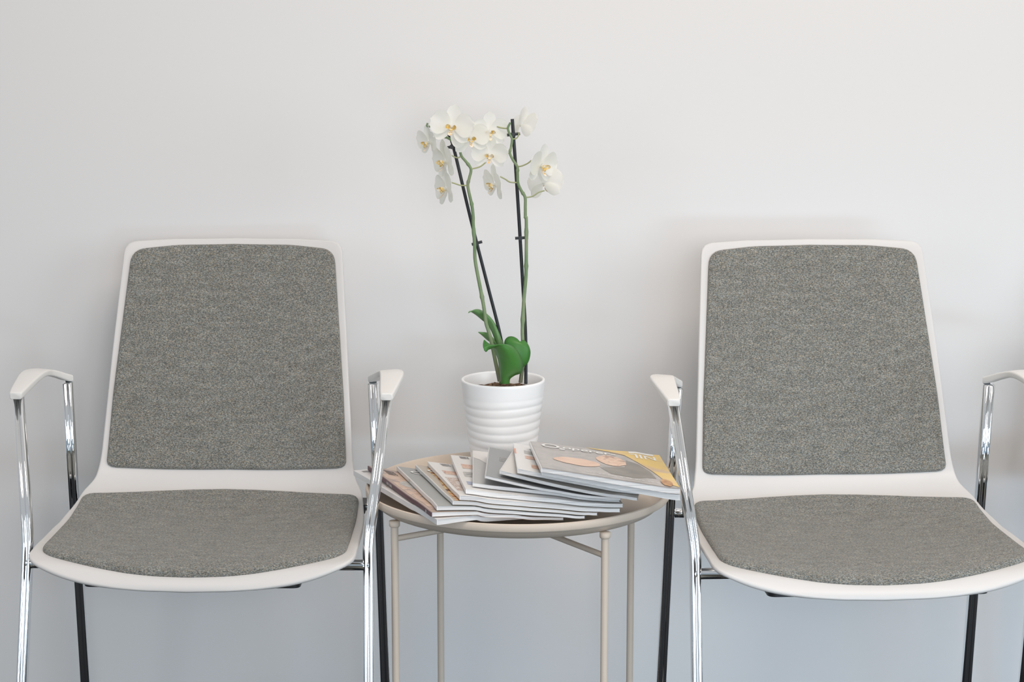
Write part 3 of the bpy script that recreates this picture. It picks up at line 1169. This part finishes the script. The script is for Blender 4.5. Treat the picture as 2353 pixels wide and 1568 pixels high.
# stakes
sa = tube('stake', [loc(*z1(612, 482), Y0), loc(*z1(680, 650), Y0), loc(*z1(900, 1568), Y0), loc(*z2(330, 620), Y0+0.004), loc(*z2(450, 1100), Y0+0.008), loc(*z2(486, 1400), Y0+0.010)],
          0.0025, 0.0025, M['stake'], plant)
sb = tube('stake', [loc(*z1(1440, 300), Y0), loc(*z1(1482, 900), Y0), loc(*z1(1525, 1568), Y0), loc(*z2(617, 640), Y0), loc(*z2(640, 1060), Y0-0.002), loc(*z2(642, 1440), Y0-0.004)],
          0.0026, 0.0026, M['stake'], plant)
sa['label'] = 'left dark plastic stake'
sb['label'] = 'right dark plastic stake'


def clip(p0, p1, parent):
    a, b = Vector(p0), Vector(p1)
    v, f = sweep([a, b], rrect(0.0030, 0.0042, 0.0008, 2), Vector((0, 0, 1)))
    sweep([a.lerp(b, 0.40)-Vector((0, 0.004, 0)), a.lerp(b, 0.40)+Vector((0, 0.004, 0))], circle(0.0034, 10), Vector((0, 0, 1)), verts=v, faces=f)
    mesh_obj('clip', v, f, M['stake'], parent, sharp=40)


clip(loc(*z1(605, 668), Y0-0.002), loc(*z1(742, 642), Y0-0.002), sa)
clip(loc(*z2(218, 348), Y0-0.002), loc(*z2(300, 326), Y0-0.002), sa)
clip(loc(*z1(1374, 508), Y0-0.002), loc(*z1(1540, 488), Y0-0.002), sb)
clip(loc(*z2(558, 299), Y0-0.002), loc(*z2(660, 293), Y0-0.002), sb)

YS = Y0-0.008
ST1 = [(z1, 460, 402), (z1, 512, 470), (z1, 550, 520), (z1, 625, 552), (z1, 742, 642), (z1, 785, 775), (z1, 845, 850), (z1, 908, 945), (z1, 890, 1050), (z1, 868, 1155), (z1, 895, 1300), (z1, 922, 1420),
       (z1, 938, 1568), (z2, 230, 190), (z2, 241, 350), (z2, 246, 480), (z2, 285, 690), (z2, 310, 820), (z2, 330, 960), (z2, 345, 1010), (z2, 372, 1110), (z2, 405, 1270), (z2, 436, 1420)]
s1 = tube('stem', [loc(*fn(x, y), YS) for fn, x, y in ST1], 0.0017, 0.0030, M['stem'], plant, (0.11, 0.29, 0.39, 0.49, 0.61, 0.75))
ST2 = [(z1, 1415, 345), (z1, 1385, 420), (z1, 1410, 500), (z1, 1436, 560), (z1, 1425, 660), (z1, 1410, 740), (z1, 1450, 830), (z1, 1505, 915), (z1, 1508, 1000), (z1, 1515, 1130), (z1, 1560, 1230),
       (z1, 1605, 1310), (z1, 1608, 1440), (z1, 1610, 1568), (z2, 645, 140), (z2, 646, 310), (z2, 645, 470), (z2, 642, 610), (z2, 626, 790), (z2, 616, 1000), (z2, 618, 1100), (z2, 625, 1250), (z2, 612, 1340), (z2, 600, 1430)]
s2 = tube('stem', [loc(*fn(x, y), YS) for fn, x, y in ST2], 0.0016, 0.0030, M['stem'], plant, (0.2, 0.33, 0.45, 0.57, 0.64, 0.71, 0.81))


def pedicel(pts, parent, dy=0.0, m=None):
    n = len(pts)
    tube('flower_stalk', [loc(*z1(x, y), YS-dy*i/(n-1)) for i, (x, y) in enumerate(pts)], 0.0011, 0.0010, m or M['stem'], parent, n=8)


M['stalk'] = mat('pale_green_stalk', (0.36, 0.38, 0.20), 0.5)
for pts, par, dy in (([(785, 778), (735, 800), (680, 780), (612, 742)], s1, 0.008), ([(918, 942), (1010, 920), (1060, 890), (1100, 855)], s1, -0.006),
                     ([(868, 1155), (780, 1155), (700, 1130), (612, 1108)], s1, 0.004), ([(545, 522), (490, 530), (440, 505), (405, 500)], s1, 0.0),
                     ([(1605, 1312), (1700, 1295), (1780, 1245), (1855, 1222)], s2, -0.006), ([(1512, 1120), (1410, 1112), (1350, 1075), (1285, 1042)], s2, 0.004),
                     ([(1508, 912), (1560, 905), (1640, 870), (1705, 815)], s2, 0.004), ([(1410, 738), (1370, 745), (1320, 735)], s2, -0.008),
                     ([(1388, 418), (1340, 420), (1290, 412), (1240, 395)], s2, -0.006), ([(1436, 560), (1490, 550), (1520, 510), (1525, 470)], s2, 0.0)):
    pedicel(pts, par, dy, M['stalk'])
tube('stem_tip', [loc(*z1(470, 405), YS), loc(*z1(400, 398), YS), loc(*z1(346, 392), YS), loc(*z1(350, 352), YS)], 0.0016, 0.0014, M['stem'], s1)


# leaves: rows of (left, middle, right) points read along the leaf
def leaf(rows, m, label=None):
    R = []
    for (l, c_, r) in rows:
        R.append(tuple(loc(*z2(l[0], l[1]), l[2])) + tuple(loc(*z2(c_[0], c_[1]), c_[2])) + tuple(loc(*z2(r[0], r[1]), r[2])))
    R = catmull(R, 8)
    verts, faces = [], []
    K = 9
    for row in R:
        L, Cc, Rr = Vector(row[0:3]), Vector(row[3:6]), Vector(row[6:9])
        ctrl = Cc*2 - (L+Rr)/2
        for k in range(K):
            t = k/(K-1)
            verts.append(L*(1-t)**2+ctrl*2*t*(1-t)+Rr*t*t)
    n = len(R)
    for i in range(n-1):
        for k in range(K-1):
            faces.append((i*K+k, i*K+k+1, (i+1)*K+k+1, (i+1)*K+k))
    o = mesh_obj('leaf', verts, faces, m, plant)
    md = o.modifiers.new('thickness', 'SOLIDIFY')
    md.thickness = 0.0012
    md.offset = 0
    if label:
        o['label'] = label
    return o


a = 2.985
leaf([((436, 1440, a), (450, 1440, a-.004), (468, 1440, a)), ((425, 1180, a+.006), (440, 1170, a), (462, 1150, a+.006)), ((395, 1080, a+.008), (425, 1070, a+.002), (452, 1090, a+.008)),
      ((350, 985, a+.01), (385, 965, a+.004), (408, 985, a+.01)), ((300, 940, a+.006), (335, 905, a+.002), (350, 908, a+.012)), ((245, 895, a-.004), (275, 880, a-.006), (300, 868, a+.006)),
      ((205, 872, a-.014), (230, 866, a-.014), (250, 857, a-.006)), ((190, 884, a-.02), (191, 884, a-.02), (192, 883, a-.02))], M['leaf_pale'], 'pale strap leaf arching left')
leaf([((430, 1200, a+.01), (440, 1190, a+.006), (450, 1180, a+.01)), ((400, 1135, a+.01), (412, 1130, a+.006), (428, 1128, a+.012)), ((345, 1100, a+.004), (368, 1085, a+.002), (385, 1080, a+.012)),
      ((300, 1060, a-.002), (325, 1048, a-.002), (345, 1042, a+.006)), ((268, 1035, a-.006), (269, 1035, a-.006), (271, 1035, a-.006))], M['leaf_pale'], 'small pale leaf pointing left')
b = 2.960
# large front leaf: blade facing the viewer, its tip folding over to the left
leaf([((452, 1440, b), (478, 1440, b-.010), (512, 1440, b)), ((440, 1360, b-.004), (478, 1385, b-.016), (518, 1400, b-.002)), ((432, 1290, b-.008), (500, 1330, b-.026), (556, 1372, b-.006)),
      ((420, 1235, b-.012), (510, 1270, b-.034), (606, 1350, b-.010)), ((406, 1200, b-.016), (500, 1215, b-.040), (616, 1285, b-.012)), ((392, 1172, b-.022), (480, 1170, b-.044), (596, 1215, b-.016)),
      ((383, 1160, b-.030), (455, 1140, b-.046), (555, 1160, b-.022)), ((376, 1160, b-.040), (425, 1135, b-.050), (500, 1134, b-.032)), ((362, 1166, b-.048), (388, 1142, b-.054), (430, 1134, b-.044)),
      ((345, 1174, b-.056), (345, 1140, b-.056), (385, 1142, b-.046)), ((328, 1190, b-.060), (318, 1150, b-.058), (345, 1120, b-.048)), ((310, 1160, b-.060), (308, 1130, b-.058), (316, 1095, b-.054))],
     M['leaf'], 'broad front leaf folded over at its tip')
# notched leaf behind it
c3 = 2.966
leaf([((500, 1400, c3), (515, 1395, c3-.004), (530, 1380, c3)), ((485, 1250, c3+.004), (540, 1260, c3-.004), (618, 1310, c3)), ((474, 1160, c3+.006), (560, 1190, c3-.004), (660, 1270, c3)),
      ((476, 1105, c3+.006), (580, 1140, c3-.002), (677, 1200, c3+.002)), ((500, 1075, c3+.008), (590, 1118, c3), (665, 1145, c3+.004)), ((535, 1070, c3+.008), (592, 1112, c3+.002), (640, 1108, c3+.006)),
      ((570, 1085, c3+.008), (595, 1110, c3+.003), (618, 1100, c3+.006)), ((594, 1110, c3+.005), (596, 1111, c3+.005), (598, 1110, c3+.005))], M['leaf'], 'notched upright leaf behind the broad one')


# flowers ------------------------------------------------------------
def petal_grid(length, width, direction, cup, base=0.10, n=9, m=7, power=0.75, ruff=0.0):
    """petal in the flower's own frame: x right, z up, -y towards the viewer of the face"""
    verts, faces = [], []
    ca, sa_ = math.cos(direction), math.sin(direction)
    n, m = n*2, m+4
    wide = 0.5+0.35*(power-0.5)
    for i in range(n):
        t = math.sin(i/(n-1)*PI/2*0.985)
        if t < wide:
            half = width/2*(base+(1-base)*math.sin(PI/2*t/wide)**0.85)
        else:
            half = width/2*math.sqrt(max(0.0, 1-((t-wide)/(1.0005-wide))**2.2))
        for j in range(m):
            s = -1+2*j/(m-1)
            r = 0.0015+length*(t - 0.05*s*s*t)
            off = s*half
            x = ca*r - sa_*off
            z = sa_*r + ca*off
            y = -cup*length*(t*t) + 0.18*width*s*s*math.sin(PI*t)*(-0.6 if cup > 0 else 0.6)*min(1, 3*t) + ruff*length*math.sin(s*5+t*4)*t
            verts.append(Vector((x, y, z)))
    for i in range(n-1):
        for j in range(m-1):
            faces.append((i*m+j, i*m+j+1, (i+1)*m+j+1, (i+1)*m+j))
    return verts, faces


def flower(px, py, y, R, yaw, pitch=0.0, roll=0.0, parent=None, lipc='yellow', cup=0.12, spread=1.0):
    """R petal length; yaw turns the face to the viewer's left (negative) or right (positive)"""
    o = loc(px, py, y)
    rot = Matrix.Rotation(yaw, 3, 'Z') @ Matrix.Rotation(pitch, 3, 'X') @ Matrix.Rotation(roll, 3, 'Y')
    V, Fc = [], []

    def add(vs, fs):
        k = len(V)
        for q in vs:
            V.append(q)
        for q in fs:
            Fc.append(tuple(k+i for i in q))
    d = math.radians
    for ang, L, W_, dy, cp in ((90, 1.0, 0.66, 0.0018, cup*0.6), (216, 0.95, 0.58, 0.0024, cup), (324, 0.95, 0.58, 0.0024, cup)):
        vs, fs = petal_grid(R*L, R*W_, d(ang), cp)
        add([q+Vector((0, dy, 0)) for q in vs], fs)
    for ang in (14, 166):
        vs, fs = petal_grid(R*1.02*spread, R*1.12, d(ang), cup*1.2, base=0.05, power=0.62, n=11, m=9, ruff=0.012)
        add(vs, fs)
    # column
    cv, cf = sweep([(0, 0.002, -0.001), (0, -0.0045, 0.0008), (0, -0.0075, -0.0005)], circle(0.0022, 8), Vector((0, 0, 1)), [1, 1.0, 0.7])
    add([Vector(q) for q in cv], cf)
    ob = mesh_obj('flower', [rot @ q + o for q in V], Fc, M['petal'], parent)
    # lip: three lobes
    LV, LF, LM = [], [], []

    def addl(vs, fs, mi):
        k = len(LV)
        for q in vs:
            LV.append(q)
        for q in fs:
            LF.append(tuple(k+i for i in q))
            LM.append(mi)
    for ang, L, W_, cp, mi in ((25, 0.26, 0.22, 1.0, 0), (155, 0.26, 0.22, 1.0, 0), (270, 0.28, 0.22, 1.0, 1)):
        vs, fs = petal_grid(R*L, R*W_, d(ang), cp, base=0.3, n=6, m=5)
        addl([Vector((q.x*0.9, q.y-0.0035, q.z-0.0030)) for q in vs], fs, mi)
    cv, cf = sweep([(-0.0028, -0.0072, -0.0040), (0, -0.0088, -0.0052), (0.0028, -0.0072, -0.0040)], circle(0.0017, 8), Vector((0, 0, 1)), [0.7, 1, 0.7])
    addl([Vector(q) for q in cv], cf, 0)
    lp = mesh_obj('lip', [rot @ q + o for q in LV], LF, None, ob, mats=[M['lip_yellow'], M['lip_pale']], fmat=LM)
    return ob


YF = Y0-0.010
r = math.radians
flower(*z1(665, 400), YF-0.018, 0.0325, r(-10), r(-4), r(8), s1)           # large, facing us
flower(*z1(893, 545), YF-0.006, 0.0290, r(12), r(4), r(-6), s1)
flower(*z1(1140, 455), YF+0.006, 0.0290, r(14), r(8), r(0), s2)
flower(*z1(1150, 755), YF+0.004, 0.0270, r(-6), r(8), r(4), s1)
flower(*z1(365, 600), YF+0.004, 0.0260, r(-56), r(8), r(0), s1)
flower(*z1(580, 850), YF-0.004, 0.0330, r(-64), r(4), r(-8), s1)
flower(*z1(590, 1200), YF-0.004, 0.0330, r(-68), r(0), r(-10), s1)
flower(*z1(1215, 1140), YF-0.006, 0.0300, r(-66), r(6), r(4), s2)
flower(*z1(1560, 380), YF+0.010, 0.0280, r(128), r(20), r(8), s2)
flower(*z1(1810, 905), YF-0.006, 0.0330, r(50), r(8), r(6), s2)
flower(*z1(1850, 1130), YF+0.012, 0.0300, r(148), r(8), r(10), s2)
